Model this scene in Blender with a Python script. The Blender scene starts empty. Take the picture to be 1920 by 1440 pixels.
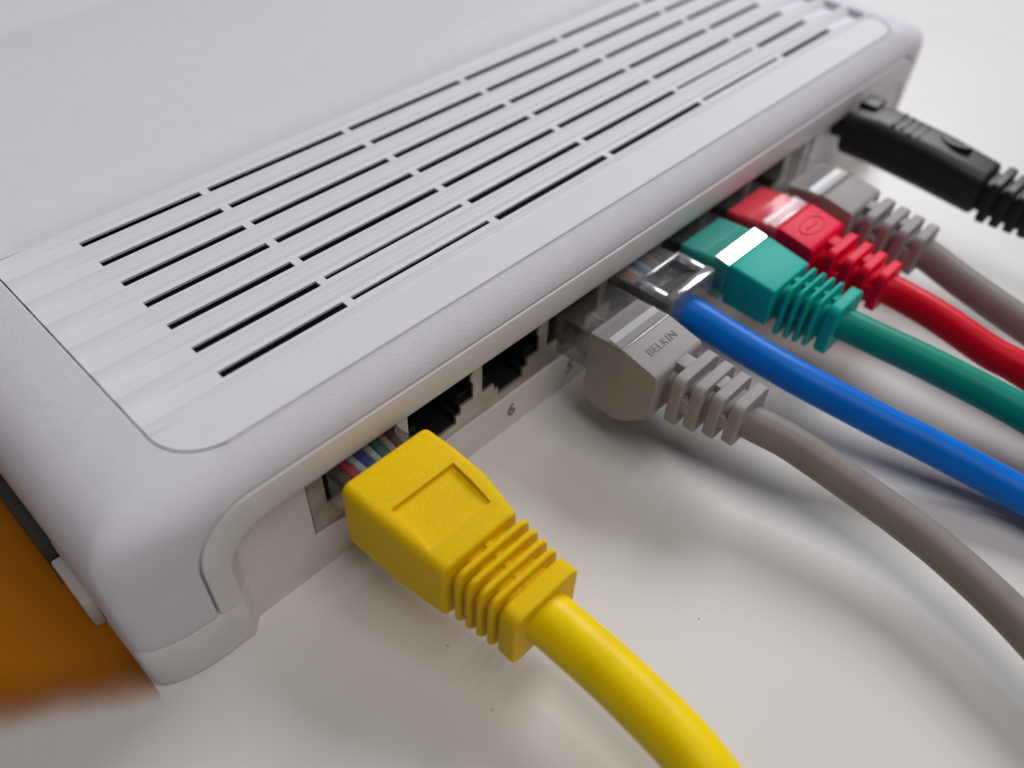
import bpy, bmesh, math, random
from mathutils import Vector, Matrix
random.seed(4)
SC = bpy.context.scene
COL = SC.collection
# ------------------------------------------------------------------ camera (1 unit = 1 cm)
cam = bpy.data.cameras.new('camera'); camo = bpy.data.objects.new('camera', cam); COL.objects.link(camo)
cam.sensor_width = 36.0; cam.lens = 29.15; cam.clip_start = 0.1; cam.clip_end = 2000
M3 = Matrix(((0.69606609, 0.50242117, -0.51289859),
             (-0.71707068, 0.52236937, -0.46145410),
             (0.03607820, 0.68898709, 0.72387509)))
camo.matrix_world = Matrix.Translation((0, -5.82, 10.13)) @ M3.to_4x4()
cam.dof.use_dof = True; cam.dof.focus_distance = 11.2; cam.dof.aperture_fstop = 0.118
SC.camera = camo
# ------------------------------------------------------------------ world: dim neutral room
W = bpy.data.worlds.new('World'); SC.world = W; W.use_nodes = True
bg = W.node_tree.nodes['Background']; bg.inputs[0].default_value = (1.0, 0.92, 0.84, 1); bg.inputs[1].default_value = 0.055
# ------------------------------------------------------------------ lamps: one window behind the switch, a weak one on the room side
def area(name, loc, target, sx, sy, power, color):
    l = bpy.data.lights.new(name, 'AREA'); l.shape = 'RECTANGLE'; l.size = sx; l.size_y = sy
    l.energy = power; l.color = color
    o = bpy.data.objects.new(name, l); COL.objects.link(o); o.location = loc
    o.rotation_euler = (Vector(target) - Vector(loc)).to_track_quat('-Z', 'Y').to_euler()
    return o
area('window_light', (118, 27, 97), (7, 0, 1), 56, 64, 152000, (0.96, 0.97, 1.0))
area('room_light', (12, -46, 115), (6, 1, 1), 74, 74, 61000, (1.0, 0.95, 0.92))
SC.view_settings.view_transform = 'Standard'; SC.view_settings.look = 'None'
SC.view_settings.exposure = 0.0; SC.view_settings.gamma = 1.0
SC.cycles.max_bounces = 10; SC.cycles.transparent_max_bounces = 16

# ------------------------------------------------------------------ materials
def mat(name, color, rough=0.45, bump=0.0, bscale=30.0, var=0.0, vscale=2.0, metal=0.0, spec=0.5, coat=0.0):
    m = bpy.data.materials.new(name); m.use_nodes = True
    nt = m.node_tree; b = nt.nodes['Principled BSDF']
    b.inputs['Base Color'].default_value = (*color, 1); b.inputs['Roughness'].default_value = rough
    b.inputs['Metallic'].default_value = metal; b.inputs['Specular IOR Level'].default_value = spec
    b.inputs['Coat Weight'].default_value = coat
    tc = nt.nodes.new('ShaderNodeTexCoord')
    if bump > 0:
        n = nt.nodes.new('ShaderNodeTexNoise'); n.inputs['Scale'].default_value = bscale; n.inputs['Detail'].default_value = 3
        nt.links.new(tc.outputs['Object'], n.inputs['Vector'])
        bp = nt.nodes.new('ShaderNodeBump'); bp.inputs['Strength'].default_value = bump; bp.inputs['Distance'].default_value = 0.02
        nt.links.new(n.outputs['Fac'], bp.inputs['Height']); nt.links.new(bp.outputs['Normal'], b.inputs['Normal'])
    if var > 0:
        n2 = nt.nodes.new('ShaderNodeTexNoise'); n2.inputs['Scale'].default_value = vscale; n2.inputs['Detail'].default_value = 5
        nt.links.new(tc.outputs['Object'], n2.inputs['Vector'])
        r = nt.nodes.new('ShaderNodeValToRGB')
        r.color_ramp.elements[0].position = 0.3; r.color_ramp.elements[1].position = 0.7
        r.color_ramp.elements[0].color = (*[c * (1 - var) for c in color], 1)
        r.color_ramp.elements[1].color = (*[min(1, c * (1 + var * 0.5)) for c in color], 1)
        nt.links.new(n2.outputs['Fac'], r.inputs['Fac']); nt.links.new(r.outputs['Color'], b.inputs['Base Color'])
    return m
WHITE = mat('white_plastic', (0.71, 0.70, 0.775), 0.55, 0.6, 66, 0.03, 3, spec=0.3)
VENT_WHITE = mat('vent_plastic', (0.71, 0.70, 0.765), 0.55, 0.12, 70, 0.02, 3, spec=0.3)
WHITE_SMOOTH = mat('smooth_white_plastic', (0.74, 0.72, 0.73), 0.35, 0.06, 40, 0.04, 2)
IVORY = mat('base_plastic', (0.72, 0.70, 0.705), 0.4, 0.08, 40, 0.05, 2)
METAL = mat('tinned_steel', (0.56, 0.51, 0.46), 0.42, 0.08, 15, 0.25, 4, metal=0.75)
BLACKP = mat('black_port_plastic', (0.008, 0.009, 0.011), 0.5)
GOLD = mat('gold_contact', (0.5, 0.33, 0.12), 0.35, metal=1.0)
PCB = mat('circuit_board_green', (0.004, 0.022, 0.012), 0.5, 0, 10, 0.4, 6)
YELLOW = mat('yellow_boot_vinyl', (0.88, 0.57, 0.0), 0.5, 0.7, 60, 0.10, 45, spec=0.14)
YELLOWC = mat('yellow_jacket', (0.89, 0.64, 0.0), 0.36, 0.03, 20, 0.07, 2.5, spec=0.14)
GRAYB = mat('gray_boot_vinyl', (0.36, 0.34, 0.342), 0.5, 0.12, 60, 0.05, 4, spec=0.14)
GRAYC = mat('gray_jacket', (0.26, 0.235, 0.22), 0.38, 0.03, 20, 0.07, 2.5, spec=0.14)
BLUEC = mat('blue_jacket', (0.0, 0.165, 0.68), 0.36, 0.03, 20, 0.07, 2.5, spec=0.14)
GREENB = mat('green_boot_vinyl', (0.002, 0.43, 0.36), 0.45, 0.1, 60, 0.04, 4, spec=0.14)
GREENC = mat('green_jacket', (0.001, 0.28, 0.20), 0.38, 0.03, 20, 0.07, 2.5, spec=0.14)
REDB = mat('red_boot_vinyl', (0.85, 0.002, 0.045), 0.45, 0.1, 60, 0.04, 4, spec=0.14)
REDC = mat('red_jacket', (0.72, 0.001, 0.02), 0.36, 0.03, 20, 0.07, 2.5, spec=0.14)
BLACKR = mat('black_rubber', (0.007, 0.008, 0.011), 0.45, 0.2, 30, spec=0.4)
INK = mat('gray_ink', (0.12, 0.12, 0.12), 0.6)
SHADE = mat('dark_vent_plastic', (0.05, 0.045, 0.045), 0.6)
ORANGE = mat('orange_cloth', (0.40, 0.135, 0.006), 0.85, 0.3, 12, 0.08, 3, spec=0.1)
WIRES = {'red': (0.55, 0.01, 0.02), 'pink': (0.62, 0.42, 0.42), 'blue': (0.01, 0.05, 0.32), 'pale_blue': (0.45, 0.52, 0.6),
         'green': (0.01, 0.16, 0.09), 'pale_green': (0.42, 0.55, 0.48), 'brown': (0.09, 0.035, 0.02), 'pale_brown': (0.35, 0.28, 0.24)}
WM = {k: mat(k + '_wire', v, 0.4) for k, v in WIRES.items()}

def clear_mat(name, tint, rough=0.05, boost=1.0, milk=0.0):
    m = bpy.data.materials.new(name); m.use_nodes = True
    nt = m.node_tree; nt.nodes.clear()
    out = nt.nodes.new('ShaderNodeOutputMaterial'); mx = nt.nodes.new('ShaderNodeMixShader')
    tr = nt.nodes.new('ShaderNodeBsdfTransparent'); tr.inputs[0].default_value = (*tint, 1)
    gl = nt.nodes.new('ShaderNodeBsdfGlossy'); gl.inputs['Color'].default_value = (1, 1, 1, 1); gl.inputs['Roughness'].default_value = rough
    fr = nt.nodes.new('ShaderNodeFresnel'); fr.inputs['IOR'].default_value = 1.58
    mu = nt.nodes.new('ShaderNodeMath'); mu.operation = 'MULTIPLY_ADD'; mu.inputs[1].default_value = boost; mu.inputs[2].default_value = 0.02
    mu.use_clamp = True
    nt.links.new(fr.outputs[0], mu.inputs[0]); nt.links.new(mu.outputs[0], mx.inputs[0])
    body = tr.outputs[0]
    if milk > 0:
        df = nt.nodes.new('ShaderNodeBsdfDiffuse'); df.inputs[0].default_value = (0.8, 0.8, 0.82, 1)
        m2 = nt.nodes.new('ShaderNodeMixShader'); m2.inputs[0].default_value = milk
        nt.links.new(tr.outputs[0], m2.inputs[1]); nt.links.new(df.outputs[0], m2.inputs[2]); body = m2.outputs[0]
    nt.links.new(body, mx.inputs[1]); nt.links.new(gl.outputs[0], mx.inputs[2]); nt.links.new(mx.outputs[0], out.inputs[0])
    return m
CLEAR = clear_mat('clear_polycarbonate', (0.975, 0.98, 0.985), 0.05, 0.6, 0.04)
CLEAR_MATTE = clear_mat('milky_polycarbonate', (0.95, 0.96, 0.97), 0.45, 0.5, 0.17)
CLEAR_BRIGHT = clear_mat('bright_polycarbonate', (0.95, 0.97, 1.0), 0.12, 1.6, 0.16)
CLEAR_BAR = clear_mat('polished_polycarbonate_bar', (0.93, 0.94, 0.95), 0.09, 3.5)

def table_material():
    m = bpy.data.materials.new('white_laminate'); m.use_nodes = True
    nt = m.node_tree; b = nt.nodes['Principled BSDF']
    tc = nt.nodes.new('ShaderNodeTexCoord')
    def noise(scale, detail, sx=1, sy=1, rot=0):
        mp = nt.nodes.new('ShaderNodeMapping'); mp.inputs['Scale'].default_value = (sx, sy, 1); mp.inputs['Rotation'].default_value = (0, 0, rot)
        n = nt.nodes.new('ShaderNodeTexNoise'); n.inputs['Scale'].default_value = scale; n.inputs['Detail'].default_value = detail
        nt.links.new(tc.outputs['Object'], mp.inputs[0]); nt.links.new(mp.outputs[0], n.inputs['Vector']); return n
    def ramp(src, p0, p1, c0, c1):
        r = nt.nodes.new('ShaderNodeValToRGB'); r.color_ramp.elements[0].position = p0; r.color_ramp.elements[1].position = p1
        r.color_ramp.elements[0].color = (*c0, 1); r.color_ramp.elements[1].color = (*c1, 1)
        nt.links.new(src, r.inputs[0]); return r
    def mul(a, c):
        x = nt.nodes.new('ShaderNodeMix'); x.data_type = 'RGBA'; x.blend_type = 'MULTIPLY'; x.inputs[0].default_value = 1
        nt.links.new(a, x.inputs[6]); nt.links.new(c, x.inputs[7]); return x.outputs[2]
    base = ramp(noise(0.35, 5).outputs['Fac'], 0.3, 0.7, (0.665, 0.65, 0.645), (0.69, 0.68, 0.672))
    specks = ramp(noise(11, 0).outputs['Fac'], 0.095, 0.115, (0.52, 0.49, 0.47), (1, 1, 1))
    scr = ramp(noise(1.6, 3, 0.35, 30, 0.75).outputs['Fac'], 0.22, 0.42, (0.95, 0.95, 0.95), (1, 1, 1))
    nt.links.new(mul(mul(base.outputs[0], specks.outputs[0]), scr.outputs[0]), b.inputs['Base Color'])
    rr = ramp(noise(0.8, 4).outputs['Fac'], 0.3, 0.7, (0.40, 0.40, 0.40), (0.46, 0.46, 0.46))
    nt.links.new(rr.outputs[0], b.inputs['Roughness'])
    bp = nt.nodes.new('ShaderNodeBump'); bp.inputs['Strength'].default_value = 0.06; bp.inputs['Distance'].default_value = 0.02
    nt.links.new(noise(14, 3).outputs['Fac'], bp.inputs['Height']); nt.links.new(bp.outputs[0], b.inputs['Normal'])
    return m
TABLE = table_material()

# ------------------------------------------------------------------ helpers
def smooth(me, angle=40):
    for p in me.polygons: p.use_smooth = True
    me.set_sharp_from_angle(angle=math.radians(angle))
def link(name, me, m, parent=None, ang=40):
    me.name = name
    if m is not None and not me.materials: me.materials.append(m)
    smooth(me, ang)
    o = bpy.data.objects.new(name, me); COL.objects.link(o)
    if parent is not None:
        o.parent = parent
        off = Vector((0, 0, 0)); p = parent
        while p is not None: off += p.location; p = p.parent
        me.transform(Matrix.Translation(-off))
    return o
def obj(name, bm, m, parent=None, ang=40):
    bmesh.ops.recalc_face_normals(bm, faces=bm.faces)
    me = bpy.data.meshes.new(name); bm.to_mesh(me); bm.free()
    return link(name, me, m, parent, ang)
def thing(name, label, cat, loc, group=None):
    o = bpy.data.objects.new(name, None); COL.objects.link(o); o.location = loc; o.empty_display_size = 0.3
    o['label'] = label; o['category'] = cat
    if group: o['group'] = group
    return o
def rr_pts(x0, y0, x1, y1, r, n=8, q=None):
    """counter-clockwise rounded rectangle; q gives the corner its own radius along y"""
    r = max(1e-4, min(r, (x1 - x0) / 2 - 1e-4, (y1 - y0) / 2 - 1e-4)); P = []; q = r if q is None else q
    for cx, cy, a in ((x0 + r, y0 + q, 180), (x1 - r, y0 + q, 270), (x1 - r, y1 - q, 0), (x0 + r, y1 - q, 90)):
        for k in range(n + 1):
            t = math.radians(a + 90 * k / n); P.append((cx + r * math.cos(t), cy + q * math.sin(t)))
    return P
def rings(bm, loops, close0=True, close1=True):
    vs = [[bm.verts.new(p) for p in L] for L in loops]
    n = len(vs[0])
    for a, b in zip(vs, vs[1:]):
        for k in range(n): bm.faces.new((a[k], a[(k + 1) % n], b[(k + 1) % n], b[k]))
    if close0: bm.faces.new(vs[0][::-1])
    if close1: bm.faces.new(vs[-1])
    return vs
def loft(bm, secs, rc=0.12, b=0.05, n=5):
    """rounded-rectangle sections along -y: (y, cx, cz, half width, half height); ends eased by b"""
    S = []
    def add(s, y, d): S.append((y, s[1], s[2], s[3] - d, s[4] - d, max(0.01, rc - d * 0.6)))
    if b > 0:
        f = secs[0]; l = secs[-1]
        for a in (90, 60, 30):
            t = math.radians(a); add(f, f[0] - b * (1 - math.sin(t)), b * (1 - math.cos(t)))
        s1 = list(secs); s1[0] = (f[0] - b, *f[1:]); s1[-1] = (l[0] + b, *l[1:])
        for s in s1: add(s, s[0], 0)
        for a in (30, 60, 90):
            t = math.radians(a); add(l, l[0] + b * (1 - math.sin(t)), b * (1 - math.cos(t)))
    else:
        for s in secs: add(s, s[0], 0)
    loops = []
    for y, cx, cz, hw, hh, r in S:
        loops.append([(cx + px, y, cz + pz) for px, pz in rr_pts(-hw, -hh, hw, hh, r, n)])
    rings(bm, loops)
def box(bm, x0, x1, y0, y1, z0, z1, bev=0.0, seg=2):
    r = bmesh.ops.create_cube(bm, size=1)
    bmesh.ops.scale(bm, vec=(x1 - x0, y1 - y0, z1 - z0), verts=r['verts'])
    bmesh.ops.translate(bm, vec=((x0 + x1) / 2, (y0 + y1) / 2, (z0 + z1) / 2), verts=r['verts'])
    if bev > 0:
        es = list({e for v in r['verts'] for e in v.link_edges})
        bmesh.ops.bevel(bm, geom=es, offset=bev, segments=seg, affect='EDGES', profile=0.5)
def prism(bm, pts, axis, a, b):
    """extrude a 2-D outline along an axis from a to b"""
    f = {'y': lambda p, t: (p[0], t, p[1]), 'x': lambda p, t: (t, p[0], p[1]), 'z': lambda p, t: (p[0], p[1], t)}[axis]
    v0 = [bm.verts.new(f(p, a)) for p in pts]; v1 = [bm.verts.new(f(p, b)) for p in pts]; n = len(pts)
    for k in range(n): bm.faces.new((v0[k], v0[(k + 1) % n], v1[(k + 1) % n], v1[k]))
    bm.faces.new(v0[::-1]); bm.faces.new(v1)
def catmull(P, sub=10):
    P = [Vector(p) for p in P]; Q = [P[0] * 2 - P[1]] + P + [P[-1] * 2 - P[-2]]; out = []
    for i in range(1, len(Q) - 2):
        a, b, c, d = Q[i - 1:i + 3]
        for k in range(sub):
            t = k / sub
            out.append(0.5 * ((2 * b) + (c - a) * t + (2 * a - 5 * b + 4 * c - d) * t * t + (3 * b - 3 * c + d - a) * t ** 3))
    out.append(P[-1]); return out
def tube(bm, P, r, n=20, sub=10):
    path = catmull(P, sub); loops = []; up = Vector((0, 0, 1))
    for i, p in enumerate(path):
        t = (path[min(i + 1, len(path) - 1)] - path[max(i - 1, 0)]).normalized()
        s = t.cross(up).normalized(); u = s.cross(t)
        loops.append([tuple(p + (s * math.cos(2 * math.pi * k / n) + u * math.sin(2 * math.pi * k / n)) * r) for k in range(n)])
    rings(bm, loops)
def boolean(me_a, cutters, solver='EXACT'):
    """difference of mesh a and cutter meshes, returned as a new mesh"""
    oa = bpy.data.objects.new('tmp', me_a); COL.objects.link(oa); tmp = []
    for c in cutters:
        oc = bpy.data.objects.new('tmp', c); COL.objects.link(oc); tmp.append(oc)
        md = oa.modifiers.new('cut', 'BOOLEAN'); md.operation = 'DIFFERENCE'; md.object = oc; md.solver = solver
    bpy.context.view_layer.update()
    out = bpy.data.meshes.new_from_object(oa.evaluated_get(bpy.context.evaluated_depsgraph_get()))
    for o in [oa] + tmp: bpy.data.objects.remove(o)
    return out
def mesh_of(build):
    bm = bmesh.new(); build(bm); bmesh.ops.recalc_face_normals(bm, faces=bm.faces)
    me = bpy.data.meshes.new('m'); bm.to_mesh(me); bm.free(); return me
def text_mesh(s, size, depth, bold=0.0):
    cu = bpy.data.curves.new('t', 'FONT'); cu.body = s; cu.size = size; cu.extrude = depth; cu.offset = bold; cu.space_character = 1.12; cu.align_x = 'CENTER'; cu.align_y = 'CENTER'
    o = bpy.data.objects.new('t', cu); COL.objects.link(o); bpy.context.view_layer.update()
    me = bpy.data.meshes.new_from_object(o.evaluated_get(bpy.context.evaluated_depsgraph_get()))
    bpy.data.objects.remove(o); return me

# ------------------------------------------------------------------ the tabletop
bm = bmesh.new(); box(bm, -120, 130, -80, 150, -3, 0, 0.2)
tb = obj('tabletop', bm, TABLE); tb['kind'] = 'structure'; tb['label'] = 'white laminate tabletop with faint scratches and specks'

# ------------------------------------------------------------------ the white network switch
T = 3.07
sw = thing('network_switch', 'white eight-port network switch with slotted top lying on the table', 'network switch', (9.68, 7.4, 0))
X0, X1, Y0, Y1, RC = 0.33, 19.35, -0.18, 15.6, 0.93
RQ = 0.32
PX0, PX1, PY0, PY1, PR = 1.58, 18.2, 0.242, 14.6, 0.63     # outline of the inset top panel
prof = [(0, 0, 0.93), (0, 0, 2.25), (0.03, 0.012, 2.58), (0.1, 0.05, 2.72), (0.26, 0.14, 2.85), (0.5, 0.245, 2.95), (0.8, 0.33, 3.022), (1.13, 0.385, 3.06)]
def shell(bm):
    L = []
    for sx, sy, z in prof:
        k = sx / 1.24
        L.append([(x, y, z) for x, y in rr_pts(X0 + sx, Y0 + sy, X1 - sx, Y1 - sy * 3, RC + (PR - RC) * k, 12, RQ + (PR - RQ) * k)])
    for d, z in ((-0.035, T), (-0.02, T - 0.012), (-0.012, T - 0.06), (0.0, T - 0.07)):
        L.append([(x, y, z) for x, y in rr_pts(PX0 + d, PY0 + d, PX1 - d, PY1 - d, PR - d, 12)])
    inner = [[(x, y, z) for x, y in rr_pts(PX0 + 0.01, PY0 + 0.01, PX1 - 0.01, PY1 - 0.01, PR, 12)] for z in (T - 0.35,)]
    wall = []
    for sx, sy, z in reversed(prof[:5]):
        wall.append([(x, y, min(z, 2.8)) for x, y in rr_pts(X0 + sx + 0.14, Y0 + sy + 0.14, X1 - sx - 0.14, Y1 - sy - 0.14, RC - 0.14, 12, RQ - 0.08)])
    vs = rings(bm, L + inner + wall, False, False)
    n = len(vs[0]); a, b = vs[-1], vs[0]
    for k in range(n): bm.faces.new((a[k], a[(k + 1) % n], b[(k + 1) % n], b[k]))
AX0, AX1, AZ, AR = 1.25, 18.72, 2.62, 0.8
def arch(x0, x1, z0, zt, r, n=12):
    P = [(x0, z0), (x0, 0.885), (x0, 0.93)]
    for k in range(n + 1):
        t = math.pi - math.pi / 2 * k / n; P.append((x0 + r + r * math.cos(t), zt - r + r * math.sin(t)))
    for k in range(n + 1):
        t = math.pi / 2 - math.pi / 2 * k / n; P.append((x1 - r + r * math.cos(t), zt - r + r * math.sin(t)))
    P += [(x1, 0.93), (x1, 0.885), (x1, z0)]; return P
cut = mesh_of(lambda bm: prism(bm, arch(AX0, AX1, -1, AZ, AR), 'y', -1.0, 0.6))
link('upper_shell', boolean(mesh_of(shell), [cut]), WHITE, sw, 30)
# --- lower tray: strip under the shell, cut back to the port face
def tray(bm):
    L = []
    for d, z in ((0.05, 0.0), (0.0, 0.05), (-0.015, 0.45), (-0.015, 0.86), (0.0, 0.9)):
        L.append([(x, y, z) for x, y in rr_pts(X0 + d, Y0 + d, X1 - d, Y1 - d, RC, 12, RQ)])
    rings(bm, L)
cutb = mesh_of(lambda bm: prism(bm, [(AX0 + 0.33, -1), (AX1 - 0.18, -1), (AX1 - 0.18, -0.17), (AX1 - 0.78, 0.0), (AX1 - 0.78, 0.12), (AX0 + 0.50, 0.12), (AX0 + 0.50, 0.0), (AX0 + 0.33, -0.175)], 'z', -1, 2))
link('lower_tray', boolean(mesh_of(tray), [cutb]), IVORY, sw, 30)
# --- bezel band along the arch
def bezel(bm):
    n = 12
    outer = arch(AX0 + 0.03, AX1 - 0.03, 0.0, AZ - 0.03, AR - 0.02, n)
    inner = arch(AX0 + 0.36, AX1 - 0.20, 0.0, 2.08, 0.62, n)
    back = arch(AX0 + 0.50, AX1 - 0.78, 0.0, 2.04, 0.66, n)
    rows = []
    for f, y in ((0.0, 0.1), (0.0, -0.13), (0.03, -0.18), (0.15, -0.196), (0.5, -0.205), (0.86, -0.196), (0.95, -0.178), (1.0, -0.14)):
        rows.append([(o[0] + (i[0] - o[0]) * f - (0.03 if o[1] < 0.9 and f == 0 and o[0] < 9 else 0), (0.06 if o[1] < 0.9 and -0.3 < y < 0.05 else y), o[1] + (i[1] - o[1]) * f) for o, i in zip(outer, inner)])
    rows.append([(p[0], (0.06 if p[1] < 0.9 else -0.004), p[1]) for p in back]); rows.append([(p[0], 0.1, p[1]) for p in back])
    V = [[bm.verts.new(p) for p in r] for r in rows]
    for a, b in zip(V, V[1:]):
        for k in range(len(a) - 1): bm.faces.new((a[k], a[k + 1], b[k + 1], b[k]))
obj('port_bezel', *(lambda b: (bezel(b), b)[1:])(bmesh.new()), IVORY, sw, 35)
# --- white port face around the steel plate
MX0, MX1, MZ0 = 2.79, 14.42, 0.76
bm = bmesh.new()
prism(bm, [(1.5, 0.0), (18.3, 0.0), (18.3, 2.55), (MX1, 2.55), (MX1, MZ0), (MX0, MZ0), (MX0, 2.55), (1.5, 2.55)], 'y', 0.0, 0.11)
face = obj('port_face', bm, IVORY, sw, 20)
bm = bmesh.new(); box(bm, 14.5, 14.66, -0.1, -0.001, 0.5, 2.3, 0.03); obj('face_rib', bm, IVORY, sw)
bm = bmesh.new(); box(bm, 14.86, 15.02, -0.1, -0.001, 0.5, 2.3, 0.03); obj('face_rib', bm, IVORY, sw)
# --- steel plate with eight jack openings
PORT = [3.67 + 1.397 * k for k in range(8)]
def opening(c, g=0.0):
    P = [(-.61, 2.02), (-.61, 1.24), (-.36, 1.24), (-.36, 1.10), (-.27, 1.10), (-.27, 0.95), (.27, 0.95), (.27, 1.10), (.36, 1.10), (.36, 1.26), (.61, 1.26), (.61, 1.58), (.565, 1.61), (.565, 1.76), (.61, 1.79), (.61, 2.02)]
    return [(c + x, z) for x, z in P]
plate = mesh_of(lambda bm: box(bm, MX0 + 0.028, MX1 - 0.028, 0.03, 0.07, MZ0 + 0.035, 2.5))
plate = boolean(plate, [mesh_of(lambda bm, c=c: prism(bm, opening(c), 'y', -0.2, 0.3)) for c in PORT])
link('steel_plate', plate, METAL, sw, 20)
def jack(bm):
    P = opening(0.0); n = len(P)
    v0 = [bm.verts.new((x, 0.072, z)) for x, z in P]; v1 = [bm.verts.new((x, 1.3, z)) for x, z in P]
    for k in range(n): bm.faces.new((v0[k], v0[(k + 1) % n], v1[(k + 1) % n], v1[k]))
    bm.faces.new(v1)
    # keyway ledges inside
    box(bm, -.60, -.40, 0.15, 1.2, 1.245, 1.36); box(bm, .40, .60, 0.15, 1.2, 1.265, 1.36)
jm = mesh_of(jack)
pinm = mesh_of(lambda bm: prism(bm, [(0.25, 1.98), (0.95, 1.62), (1.2, 1.62), (1.2, 1.58), (0.94, 1.58), (0.25, 1.95)], 'x', -0.02, 0.02))
for me, m in ((jm, BLACKP), (pinm, GOLD)):
    me.materials.append(m); smooth(me)
for k, c in enumerate(PORT):
    j = bpy.data.objects.new('jack_socket', jm); COL.objects.link(j); j.parent = sw; j.location = Vector((c, 0, 0)) - sw.location
    if k in (1, 2):
        for q in range(8):
            p = bpy.data.objects.new('contact_pin', pinm); COL.objects.link(p); p.parent = j; p.location = ((q - 3.5) * 0.102, 0, 0)
# --- printed port numbers
def numeral(s, x, z):
    me = text_mesh(s, 0.36, 0.004, 0.004)
    me.transform(Matrix.Translation((x, -0.004, z)) @ Matrix.Rotation(math.radians(90), 4, 'X'))
    link('port_number', me, INK, sw, 20)
numeral('6', 6.48, 0.40); numeral('5', 7.87, 0.40)
# --- slotted top panel
SY = [1.22 + 0.573 * k for k in range(7)]; PITCH = 0.573
GAPS = [4.585, 7.223, 9.862, 12.5, 15.14]; BR = 0.065
def slot_spans():
    e = [2.67] + GAPS + [17.03]; out = []
    for i, (a, b) in enumerate(zip(e, e[1:])): out.append((a + (BR if i else 0), b - (BR if i < 5 else 0)))
    return out
SPANS = slot_spans()
def xl(y): return PX0 + (0 if y >= PY0 + PR else PR - math.sqrt(max(0, PR ** 2 - (PY0 + PR - y) ** 2)))
def xr(y): return PX1 - (xl(y) - PX0)
XS = sorted({a for s in SPANS for a in s})
def xcols(y): return [xl(y), xl(y) + 0.12, xl(y) + 0.45] + XS + [17.3, 17.9, 18.1, xr(y)]
def strip(bm, prof, k=None):
    """prof: list of (y, dz). A slot lies between the two entries flagged by equal dz -0.08 around SY[k]"""
    rows = []
    for y, dz in prof:
        xs = xcols(y) if y > PY0 + PR else [xl(y) + (xr(y) - xl(y)) * t / 20 for t in range(21)]
        r = []
        for i, x in enumerate(xs):
            f = 1.0
            if y > PY0 + PR:
                f = {0: 0.1, 1: 0.32, 2: 0.85, len(xs) - 3: 1.6, len(xs) - 2: 1.8, len(xs) - 1: 1.8}.get(i, 1.0)
            r.append(bm.verts.new((x, y, T + dz * f)))
        rows.append(r)
    for q, (a, b) in enumerate(zip(rows, rows[1:])):
        if len(a) != len(b): continue
        hole = k is not None and abs(prof[q][0] - (SY[k] - hw(k, 0))) < 1e-6
        for i in range(len(a) - 1):
            xm = (a[i].co.x + a[i + 1].co.x) / 2
            sp = [s for s in SPANS if s[0] < xm < s[1]]
            if hole and sp:
                y0, y1 = prof[q][0], prof[q + 1][0]
                si = SPANS.index(sp[0])
                w = 0.026 if (k == 0 and si in (1, 4)) or (k == 1 and si in (1, 4)) else 0.0
                if w:      # slightly narrower openings
                    ya = y0 + w * 1.9
                    p = [bm.verts.new((a[i].co.x, ya, a[i].co.z)), bm.verts.new((a[i + 1].co.x, ya, a[i].co.z))]
                    bm.faces.new((a[i], a[i + 1], p[1], p[0])); lo = p
                else: lo = [a[i], a[i + 1]]
                hi = [b[i], b[i + 1]]
                d = 0.035
                c = [lo[0], lo[1], hi[1], hi[0]]
                low = [bm.verts.new((v.co.x, v.co.y, v.co.z - d)) for v in c]
                for e in range(4): bm.faces.new((c[e], c[(e + 1) % 4], low[(e + 1) % 4], low[e]))
            else:
                bm.faces.new((a[i], a[i + 1], b[i + 1], b[i]))
def hw(k, i): return 0.066
tp_bm = bmesh.new()
y_first = SY[0] - PITCH / 2
front = [(PY0 + PR * (1 - math.cos(math.radians(90 * t / 10))), 0) for t in range(11)]
front = [(y, -0.035 if i == 0 else -0.008) for i, (y, _) in enumerate(front)]
strip(tp_bm, front)
strip(tp_bm, [(PY0 + PR + 1e-5, -0.008), (y_first - 0.03, -0.012), (y_first, 0.012)])
yb = SY[-1] + PITCH / 2
back = [(yb, 0.012), (yb + 0.06, 0.012), (yb + 0.12, -0.03), (5.5, -0.04), (5.78, -0.03), (6.02, 0.0), (6.12, 0.006), (9.0, 0.0), (11.6, 0.0), (11.72, -0.03), (11.85, 0.0), (14.55, 0.0)]
for (a, b) in zip(back, back[1:]):
    xa, xb_ = xl(a[0]), xr(a[0])
    cs = [xa, xa + .12, xa + .45, 9.0, 17.7, xb_]
    v0 = [tp_bm.verts.new((x, a[0], T + a[1] * (0 if i in (0,) else 1))) for i, x in enumerate(cs)]
    v1 = [tp_bm.verts.new((x, b[0], T + b[1] * (0 if i in (0,) else 1))) for i, x in enumerate(cs)]
    for i in range(5): tp_bm.faces.new((v0[i], v0[i + 1], v1[i + 1], v1[i]))
bmesh.ops.remove_doubles(tp_bm, verts=tp_bm.verts, dist=2e-4)
panel = obj('top_panel', tp_bm, VENT_WHITE, sw, 60)
for k in range(7):
    y = SY[k]; h = hw(k, 0)
    pr = [(y - PITCH / 2, 0.012), (y - 0.225, 0.012), (y - 0.2, 0.0), (y - 0.17, -0.055), (y - 0.15, -0.07), (y - h, -0.07), (y + h, -0.07), (y + 0.13, -0.07),
          (y + 0.15, -0.058), (y + 0.175, -0.025), (y + 0.2, -0.018), (y + 0.225, -0.018), (y + 0.245, 0.008), (y + PITCH / 2, 0.012)]
    bm = bmesh.new(); strip(bm, pr, k)
    obj('vent_strip', bm, VENT_WHITE, panel, 60)
bm = bmesh.new(); box(bm, 0.6, 18.4, 0.7, 12, 2.3, 2.4); obj('circuit_board', bm, PCB, sw)
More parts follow.
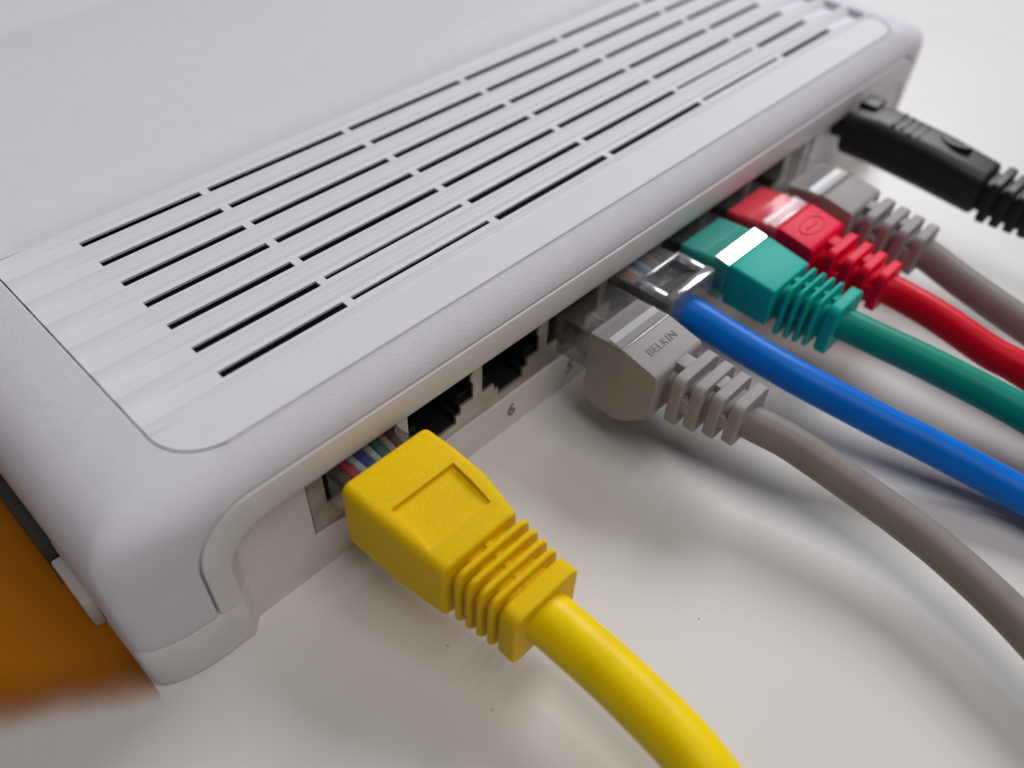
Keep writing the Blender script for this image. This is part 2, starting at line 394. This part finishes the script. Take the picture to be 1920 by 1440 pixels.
# --- vent opening and pale foot on the left side of the tray
bm = bmesh.new(); box(bm, 0.17, 0.325, 2.22, 13.0, 0.015, 0.9, 0.01); obj('side_vent', bm, SHADE, sw)
bm = bmesh.new(); box(bm, 0.18, 0.325, 1.3, 2.2, 0.015, 0.6, 0.04); obj('side_foot', bm, IVORY, sw)

# ------------------------------------------------------------------ connectors
def wires(plug, c, z, y0, y1):
    order = ['brown', 'red', 'pale_blue', 'blue', 'pale_green', 'green', 'pale_brown', 'brown']
    for q, k in enumerate(order):
        x = c + (q - 3.5) * 0.128
        bm = bmesh.new(); tube(bm, [(x, y0, z), (x, (y0 + y1) / 2, z), (x + (c - x) * 0.15, y1, z - 0.02)], 0.056, 8, 3)
        obj('wire', bm, WM[k], plug)
def clear_plug(root, c, top, y1, pocket=False, bar=None, hwid=0.575, drift=0.0, pitch=-0.05, bmat=None):
    def body(bm):
        loft(bm, [(1.0, c, top - 0.43, hwid, 0.38), (-0.1, c, top - 0.43, hwid, 0.38), (y1, c + drift, top - 0.38 - pitch, hwid, 0.38)], 0.05, 0.025, 3)
    me = mesh_of(body)
    if pocket:
        def pk(bm):
            box(bm, c - 0.40, c + 0.40, -0.98, -0.42, top - 0.2, top + 0.3)
        me = boolean(me, [mesh_of(pk)])
    pl = link('clear_plug', me, CLEAR, root, 8)
    if pocket: pl.data.materials[0] = CLEAR_BRIGHT
    if bar:
        ya, yb, za, zb, hb = bar; ca = c + drift * 0.7
        bm = bmesh.new()
        prism(bm, [(ya, za), (yb, zb), (yb, zb - 0.05), (ya, za - 0.05)], 'x', ca - hb, ca + hb)
        obj('strain_relief_bar', bm, bmat or CLEAR_MATTE, pl)
    bm = bmesh.new()   # locking tongue under the plug
    prism(bm, [(0.9, top - 0.78), (-0.9, top - 0.98), (-0.9, top - 1.04), (0.9, top - 0.86)], 'x', c - 0.16, c + 0.16)
    obj('locking_tab', bm, CLEAR, pl)
    return pl
def cable(root, P, r, m):
    bm = bmesh.new(); tube(bm, P, r, 24, 12); return obj('cable_jacket', bm, m, root)
def rib_stack(root, ribs, core, m, rc=0.16, b=0.03, bridges=()):
    for s in ribs:
        y, cx, cz, w, h, t = s
        bm = bmesh.new(); loft(bm, [(y + t / 2, cx, cz, w, h), (y - t / 2, cx, cz, w, h)], rc, b, 5)
        obj('boot_rib', bm, m, root)
    bm = bmesh.new(); loft(bm, core, 0.14, 0.02, 5); obj('boot_core', bm, m, root)
    for (x0, x1, y0, y1, z0, z1) in bridges:
        bm = bmesh.new(); box(bm, x0, x1, y0, y1, z0, z1, 0.02); obj('rib_bridge', bm, m, root)

# ---- yellow
yr = thing('yellow_patch_cable', 'yellow patch cable with ribbed yellow boot in the nearest port', 'patch cable', (3.7, -0.45, 0))
yp = clear_plug(yr, 3.67, 1.93, -0.6)
wires(yp, 3.67, 1.80, 0.6, -0.5)
def ybody(bm): loft(bm, [(-0.45, 3.70, 1.51, 0.70, 0.6), (-0.95, 3.735, 1.485, 0.71, 0.595), (-1.45, 3.775, 1.42, 0.695, 0.59), (-2.04, 3.815, 1.285, 0.625, 0.54)], 0.13, 0.06, 6)
def ylab(bm):
    prism(bm, [(-1.1, 1.985), (-1.45, 1.93), (-1.76, 1.86), (-1.76, 2.5), (-1.1, 2.5)], 'x', 3.25, 4.24)
link('boot', boolean(mesh_of(ybody), [mesh_of(ylab)]), YELLOW, yr, 35)
yrib = [(-2.17 - 0.155 * k, 3.87 + 0.014 * k, 1.24 - 0.033 * k, 0.605 - 0.014 * k, 0.545 - 0.006 * k, 0.085) for k in range(4)]
yrib.append((-2.88, 3.93, 1.11, 0.545, 0.52, 0.26))
rib_stack(yr, yrib, [(-1.95, 3.89, 1.3, 0.36, 0.36), (-2.85, 3.93, 1.14, 0.36, 0.36)], YELLOW, 0.16, 0.03,
          [(3.85, 3.95, y - 0.05, y + 0.05, 1.4, 1.70 - 0.04 * i) for i, y in enumerate((-2.09, -2.25, -2.40, -2.56, -2.71))])
cable(yr, [(3.93, -2.8, 1.14), (3.96, -3.4, 1.10), (3.97, -4.34, 1.05), (3.88, -5.34, 1.0), (3.6, -6.4, 0.8), (3.1, -7.6, 0.5), (2.4, -9.0, 0.36)], 0.345, YELLOWC)

# ---- gray, lettered
gr = thing('gray_patch_cable', 'gray patch cable with lettered gray boot beside the blue plug', 'patch cable', (7.9, -0.6, 0))
GX = 7.93
gp = clear_plug(gr, GX, 1.95, -1.28, bar=(-0.98, -1.22, 2.003, 1.97, 0.52))
bm = bmesh.new()
prism(bm, [(-0.66, 1.93), (-1.24, 1.975), (-1.3, 1.985), (-1.86, 1.88), (-1.9, 1.82), (-1.9, 1.02), (-1.55, 0.68), (-1.3, 0.55), (-0.95, 0.53), (-0.76, 0.62), (-0.66, 0.9)], 'x', GX - 0.555, GX + 0.555)
bmesh.ops.bevel(bm, geom=[e for e in bm.edges], offset=0.035, segments=2, affect='EDGES', profile=0.6)
gb = obj('boot', bm, GRAYB, gr, 35)
me = text_mesh('BELKIN', 0.185, 0.003)
me.transform(Matrix.Translation((GX + 0.02, -1.54, 1.9455)) @ Matrix.Rotation(math.radians(10.6), 4, 'X'))
link('lettering', me, mat('engraved_gray', (0.17, 0.16, 0.155), 0.6), gb, 20)
gk = [(-2.14 - 0.275 * k, 8.0 + 0.055 * k, 1.43 - 0.015 * k, 0.47 - 0.03 * k, 0.47 - 0.025 * k, 0.175) for k in range(4)]
def chunky_bridges(rk, c0):
    out = []
    ys = [c0] + [s[0] for s in rk]
    for i in range(len(rk)):
        y0, y1 = ys[i + 1] + 0.06, ys[i] - 0.06
        s = rk[i]; cx = s[1] - 0.02; t = s[2] + s[4] - 0.015
        if i % 2 == 0: out.append((cx - 0.14, cx + 0.14, y0 - .02, y1 + .02, s[2], t))
        else:
            out.append((cx - s[3] + 0.01, cx - s[3] + 0.16, y0 - .02, y1 + .02, s[2] - 0.12, s[2] + 0.12))
            out.append((cx + s[3] - 0.16, cx + s[3] - 0.01, y0 - .02, y1 + .02, s[2] - 0.12, s[2] + 0.12))
    return out
rib_stack(gr, gk, [(-1.85, 7.97, 1.42, 0.3, 0.3), (-3.0, 8.16, 1.38, 0.27, 0.27)], GRAYB, 0.14, 0.02, chunky_bridges(gk, -1.84))
cable(gr, [(8.14, -2.85, 1.33), (8.23, -3.2, 1.27), (8.38, -3.7, 1.17), (8.5, -4.8, 0.98), (8.52, -5.45, 0.9), (8.45, -6.17, 0.85), (8.2, -7.2, 0.8), (7.7, -8.6, 0.7)], 0.262, GRAYC)

# ---- blue, bare clear plug
br = thing('blue_patch_cable', 'blue patch cable with bare clear plug and no boot', 'patch cable', (9.26, -0.4, 0))
BX = 9.26
bp_ = clear_plug(br, BX, 1.97, -1.17, pocket=True)
wires(bp_, BX, 1.80, 0.6, -0.3)
bm = bmesh.new()
prism(bm, [(-0.66, 1.80), (-0.94, 1.97), (-0.94, 1.79), (-0.66, 1.775)], 'x', BX - 0.38, BX + 0.38)
obj('strain_relief_bar', bm, CLEAR_BRIGHT, bp_)
bm = bmesh.new()
for y0, y1, zz in ((-0.5, -0.44, 2.02), (-1.16, -1.0, 2.06)): box(bm, BX - 0.55, BX + 0.55, y0 - 0.0, y1, 1.93, zz, 0.015)
for x0, x1 in ((-0.55, -0.43), (0.43, 0.55)): box(bm, BX + x0, BX + x1, -0.995, -0.505, 1.93, 2.03, 0.015)
obj('plug_rim', bm, CLEAR_BRIGHT, bp_)
cable(br, [(BX, -0.95, 1.5), (BX + 0.02, -1.1, 1.49), (9.33, -1.4, 1.44), (9.43, -2.2, 1.32), (9.57, -3.1, 1.2), (9.97, -4.4, 0.92), (10.16, -4.93, 0.81), (10.6, -6.43, 0.5), (10.8, -8.0, 0.32)], 0.268, BLUEC)

# ---- green
nr = thing('green_patch_cable', 'green patch cable with finely ribbed green boot between blue and red', 'patch cable', (10.65, -0.5, 0))
NX = 10.65
np_ = clear_plug(nr, NX, 1.99, -1.22, bmat=CLEAR_BAR, bar=(-0.98, -1.24, 2.068, 2.034, 0.56))
bm = bmesh.new(); loft(bm, [(-0.32, NX, 1.645, 0.562, 0.3), (-1.262, NX + 0.02, 1.71, 0.562, 0.31)], 0.05, 0.02, 3); obj('boot_insert', bm, GREENB, nr)
bm = bmesh.new(); loft(bm, [(-1.26, NX + 0.02, 1.655, 0.575, 0.38), (-2.05, NX + 0.08, 1.55, 0.54, 0.36)], 0.05, 0.03, 4); obj('boot', bm, GREENB, nr, 35)
nrib = [(-2.20 - 0.145 * k, NX + 0.12 + 0.07 * k, 1.47 - 0.04 * k, 0.46 - 0.008 * k, 0.5 - 0.005 * k, 0.07) for k in range(4)]
nrib.append((-2.86, NX + 0.46, 1.28, 0.43, 0.48, 0.2))
rib_stack(nr, nrib, [(-1.95, NX + 0.08, 1.5, 0.3, 0.33), (-2.85, NX + 0.46, 1.28, 0.3, 0.33)], GREENB, 0.15, 0.03,
          [(x - 0.05, x + 0.05, y - 0.05, y + 0.05, 1.4, z) for x, y, z in ((NX + .1, -2.12, 1.9), (NX + .17, -2.27, 1.86), (NX + .24, -2.42, 1.82), (NX + .31, -2.56, 1.78), (NX + .38, -2.71, 1.72))])
cable(nr, [(NX + 0.42, -2.75, 1.3), (11.16, -3.15, 1.26), (11.26, -3.7, 1.22), (11.4, -4.43, 1.16), (11.6, -5.82, 1.02), (11.7, -7.6, 0.8)], 0.272, GREENC)

# ---- red
rr_ = thing('red_patch_cable', 'red patch cable with red boot bearing a raised oval', 'patch cable', (12.05, -0.5, 0))
RX = 12.03
rp = clear_plug(rr_, RX, 2.0, -1.25, bar=(-0.96, -1.22, 2.075, 2.04, 0.52))
bm = bmesh.new(); loft(bm, [(-0.3, RX - 0.02, 1.62, 0.555, 0.33), (-1.27, RX + 0.02, 1.705, 0.555, 0.33)], 0.06, 0.03, 3); obj('boot_insert', bm, REDB, rr_)
bm = bmesh.new()
prism(bm, [(-1.27, 2.05), (-1.9, 1.96), (-1.95, 1.9), (-1.95, 1.1), (-1.6, 0.8), (-1.27, 0.75)], 'x', RX - 0.5, RX + 0.58)
bmesh.ops.bevel(bm, geom=[e for e in bm.edges], offset=0.04, segments=2, affect='EDGES', profile=0.6)
rb = obj('boot', bm, REDB, rr_, 35)
def oval(bm, cx, cy, cz, ax, ay, w, slope):
    n = 28; V = []
    for k in range(n):
        t = 2 * math.pi * k / n; row = []
        for s, dz in ((1, 0), (1 - w * 0.3, 0.022), (1 - w * 0.7, 0.022), (1 - w, 0)):
            y = ay * s * math.sin(t); row.append(bm.verts.new((cx + ax * s * math.cos(t), cy + y, cz + y * slope + dz)))
        V.append(row)
    for k in range(n):
        for i in range(3): bm.faces.new((V[k][i], V[(k + 1) % n][i], V[(k + 1) % n][i + 1], V[k][i + 1]))
bm = bmesh.new(); oval(bm, RX + 0.06, -1.58, 2.0, 0.36, 0.17, 0.22, 0.14); box(bm, RX - 0.12, RX + 0.24, -1.61, -1.56, 1.98, 2.022, 0.01); obj('raised_oval', bm, REDB, rb)
rk = [(-2.17 - 0.265 * k, RX + 0.14 + 0.1 * k, 1.45 - 0.05 * k, 0.46 - 0.035 * k, 0.47 - 0.03 * k, 0.165) for k in range(4)]
rib_stack(rr_, rk, [(-1.9, RX + 0.08, 1.45, 0.3, 0.31), (-3.0, RX + 0.46, 1.26, 0.28, 0.28)], REDB, 0.14, 0.02, chunky_bridges(rk, -1.9))
cable(rr_, [(RX + 0.42, -2.85, 1.28), (12.54, -3.2, 1.24), (12.53, -3.95, 1.2), (12.46, -4.9, 1.1), (12.5, -5.46, 1.05), (12.5, -7.0, 0.85)], 0.27, REDC)

# ---- gray, farthest
fr = thing('gray_patch_cable', 'plain gray patch cable between the red plug and the black power plug', 'patch cable', (13.45, -0.6, 0))
FX = 13.45
fp = clear_plug(fr, FX, 2.0, -1.3, bar=(-1.0, -1.24, 2.075, 2.04, 0.52))
bm = bmesh.new()
prism(bm, [(-0.6, 1.97), (-1.28, 2.025), (-1.33, 2.05), (-1.86, 1.97), (-1.9, 1.91), (-1.9, 1.05), (-1.55, 0.75), (-1.3, 0.65), (-0.95, 0.65), (-0.8, 0.75)], 'x', FX - 0.5, FX + 0.58)
bmesh.ops.bevel(bm, geom=[e for e in bm.edges], offset=0.035, segments=2, affect='EDGES', profile=0.6)
obj('boot', bm, GRAYB, fr, 35)
fk = [(-2.12 - 0.275 * k, FX + 0.14 + 0.1 * k, 1.47 - 0.05 * k, 0.47 - 0.03 * k, 0.47 - 0.025 * k, 0.175) for k in range(4)]
rib_stack(fr, fk, [(-1.85, FX + 0.08, 1.45, 0.3, 0.31), (-3.0, FX + 0.48, 1.26, 0.28, 0.28)], GRAYB, 0.14, 0.02, chunky_bridges(fk, -1.84))
cable(fr, [(FX + 0.44, -2.85, 1.27), (13.97, -3.1, 1.22), (13.85, -3.84, 1.12), (13.68, -5.05, 1.0), (13.5, -6.6, 0.85)], 0.28, GRAYC)

# ---- black power plug
pr_ = thing('power_cable', 'black power cable with thick ribbed plug at the far end of the switch', 'power cable', (15.9, -0.4, 0))
PXC = 15.95
bm = bmesh.new()
loft(bm, [(-0.32, PXC - 0.05, 1.88, 0.53, 0.43), (-0.9, PXC, 1.9, 0.54, 0.45), (-2.0, PXC + 0.08, 1.8, 0.53, 0.45), (-3.1, PXC + 0.16, 1.65, 0.51, 0.43)], 0.3, 0.09, 7)
pb = obj('plug_body', bm, BLACKR, pr_, 35)
bm = bmesh.new(); loft(bm, [(0.6, PXC, 1.8, 0.27, 0.27), (-0.4, PXC, 1.85, 0.27, 0.27)], 0.26, 0, 5); obj('plug_barrel', bm, BLACKR, pr_)
bm = bmesh.new(); box(bm, PXC - 0.02, PXC + 0.44, -0.66, -0.3, 2.2, 2.41, 0.03); obj('key_tab', bm, BLACKR, pb)
def emboss():
    b = bmesh.new()
    for i in range(4):
        y = -1.15 - 0.17 * i
        box(b, PXC - 0.3 + 0.05 * (i % 2), PXC + 0.32, y - 0.035, y + 0.035, 2.25 - 0.02 * i, 2.365 - 0.025 * i, 0.012)
    return b
obj('embossed_mark', emboss(), BLACKR, pb)
bm = bmesh.new()
for k in range(10):
    a0, a1 = [math.radians(-150 + 120 * (k + e) / 10) for e in (0, 1)]
    q = []
    for a, r in ((a0, 0.36), (a1, 0.36), (a1, 0.28), (a0, 0.28)): q.append((PXC + 0.1 + r * math.sin(a) * 0.9 + 0.25, -2.25 + r * math.cos(a)))
    prism(bm, q, 'z', 2.15, 2.275)
obj('crescent_mark', bm, BLACKR, pb)
pk = [(-3.30 - 0.25 * k, PXC + 0.18 + 0.02 * k, 1.61 - 0.03 * k, 0.5 - 0.03 * k, 0.42 - 0.02 * k, 0.17) for k in range(5)]
rib_stack(pr_, pk, [(-3.0, PXC + 0.16, 1.63, 0.36, 0.3), (-4.5, PXC + 0.28, 1.46, 0.32, 0.28)], BLACKR, 0.15, 0.03)
cable(pr_, [(PXC + 0.26, -4.3, 1.47), (16.2, -5.2, 1.3), (16.2, -6.5, 1.1)], 0.27, BLACKR)

# ------------------------------------------------------------------ flat orange patch with a faded edge, stand-in for an unidentified orange area
def patch_material():
    m = bpy.data.materials.new('orange_faded_patch'); m.use_nodes = True
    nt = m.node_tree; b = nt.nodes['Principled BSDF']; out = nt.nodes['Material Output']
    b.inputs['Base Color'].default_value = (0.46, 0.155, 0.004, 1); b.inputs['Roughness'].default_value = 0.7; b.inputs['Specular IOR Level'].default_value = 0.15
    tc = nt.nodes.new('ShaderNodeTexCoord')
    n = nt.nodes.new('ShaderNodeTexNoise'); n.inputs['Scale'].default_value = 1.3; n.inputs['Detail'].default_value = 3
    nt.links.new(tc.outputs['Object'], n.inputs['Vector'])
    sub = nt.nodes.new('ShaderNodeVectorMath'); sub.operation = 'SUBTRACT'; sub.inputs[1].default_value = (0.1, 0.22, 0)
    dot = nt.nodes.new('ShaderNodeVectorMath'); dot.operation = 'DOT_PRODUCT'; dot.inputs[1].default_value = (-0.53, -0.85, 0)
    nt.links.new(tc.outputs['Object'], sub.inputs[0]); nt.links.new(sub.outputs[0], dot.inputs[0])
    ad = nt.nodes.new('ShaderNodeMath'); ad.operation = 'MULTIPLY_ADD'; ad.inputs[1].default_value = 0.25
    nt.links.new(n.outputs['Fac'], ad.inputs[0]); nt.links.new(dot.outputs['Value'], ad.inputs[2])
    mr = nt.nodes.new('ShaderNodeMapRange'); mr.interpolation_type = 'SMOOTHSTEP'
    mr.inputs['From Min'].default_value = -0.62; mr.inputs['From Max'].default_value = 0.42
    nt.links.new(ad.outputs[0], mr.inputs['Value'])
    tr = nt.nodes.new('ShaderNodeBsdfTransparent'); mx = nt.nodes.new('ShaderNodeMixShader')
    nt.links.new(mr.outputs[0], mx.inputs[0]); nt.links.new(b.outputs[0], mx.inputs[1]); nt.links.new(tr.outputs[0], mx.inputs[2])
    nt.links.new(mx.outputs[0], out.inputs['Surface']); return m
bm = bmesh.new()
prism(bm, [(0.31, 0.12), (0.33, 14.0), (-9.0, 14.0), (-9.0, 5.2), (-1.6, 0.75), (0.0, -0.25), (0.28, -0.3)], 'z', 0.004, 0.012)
op = obj('orange_patch', bm, patch_material())
op['label'] = 'orange patch with a soft faded edge on the table beside the white switch'; op['category'] = 'sheet'  # stand-in for an unidentified orange area, not known to be a sheet
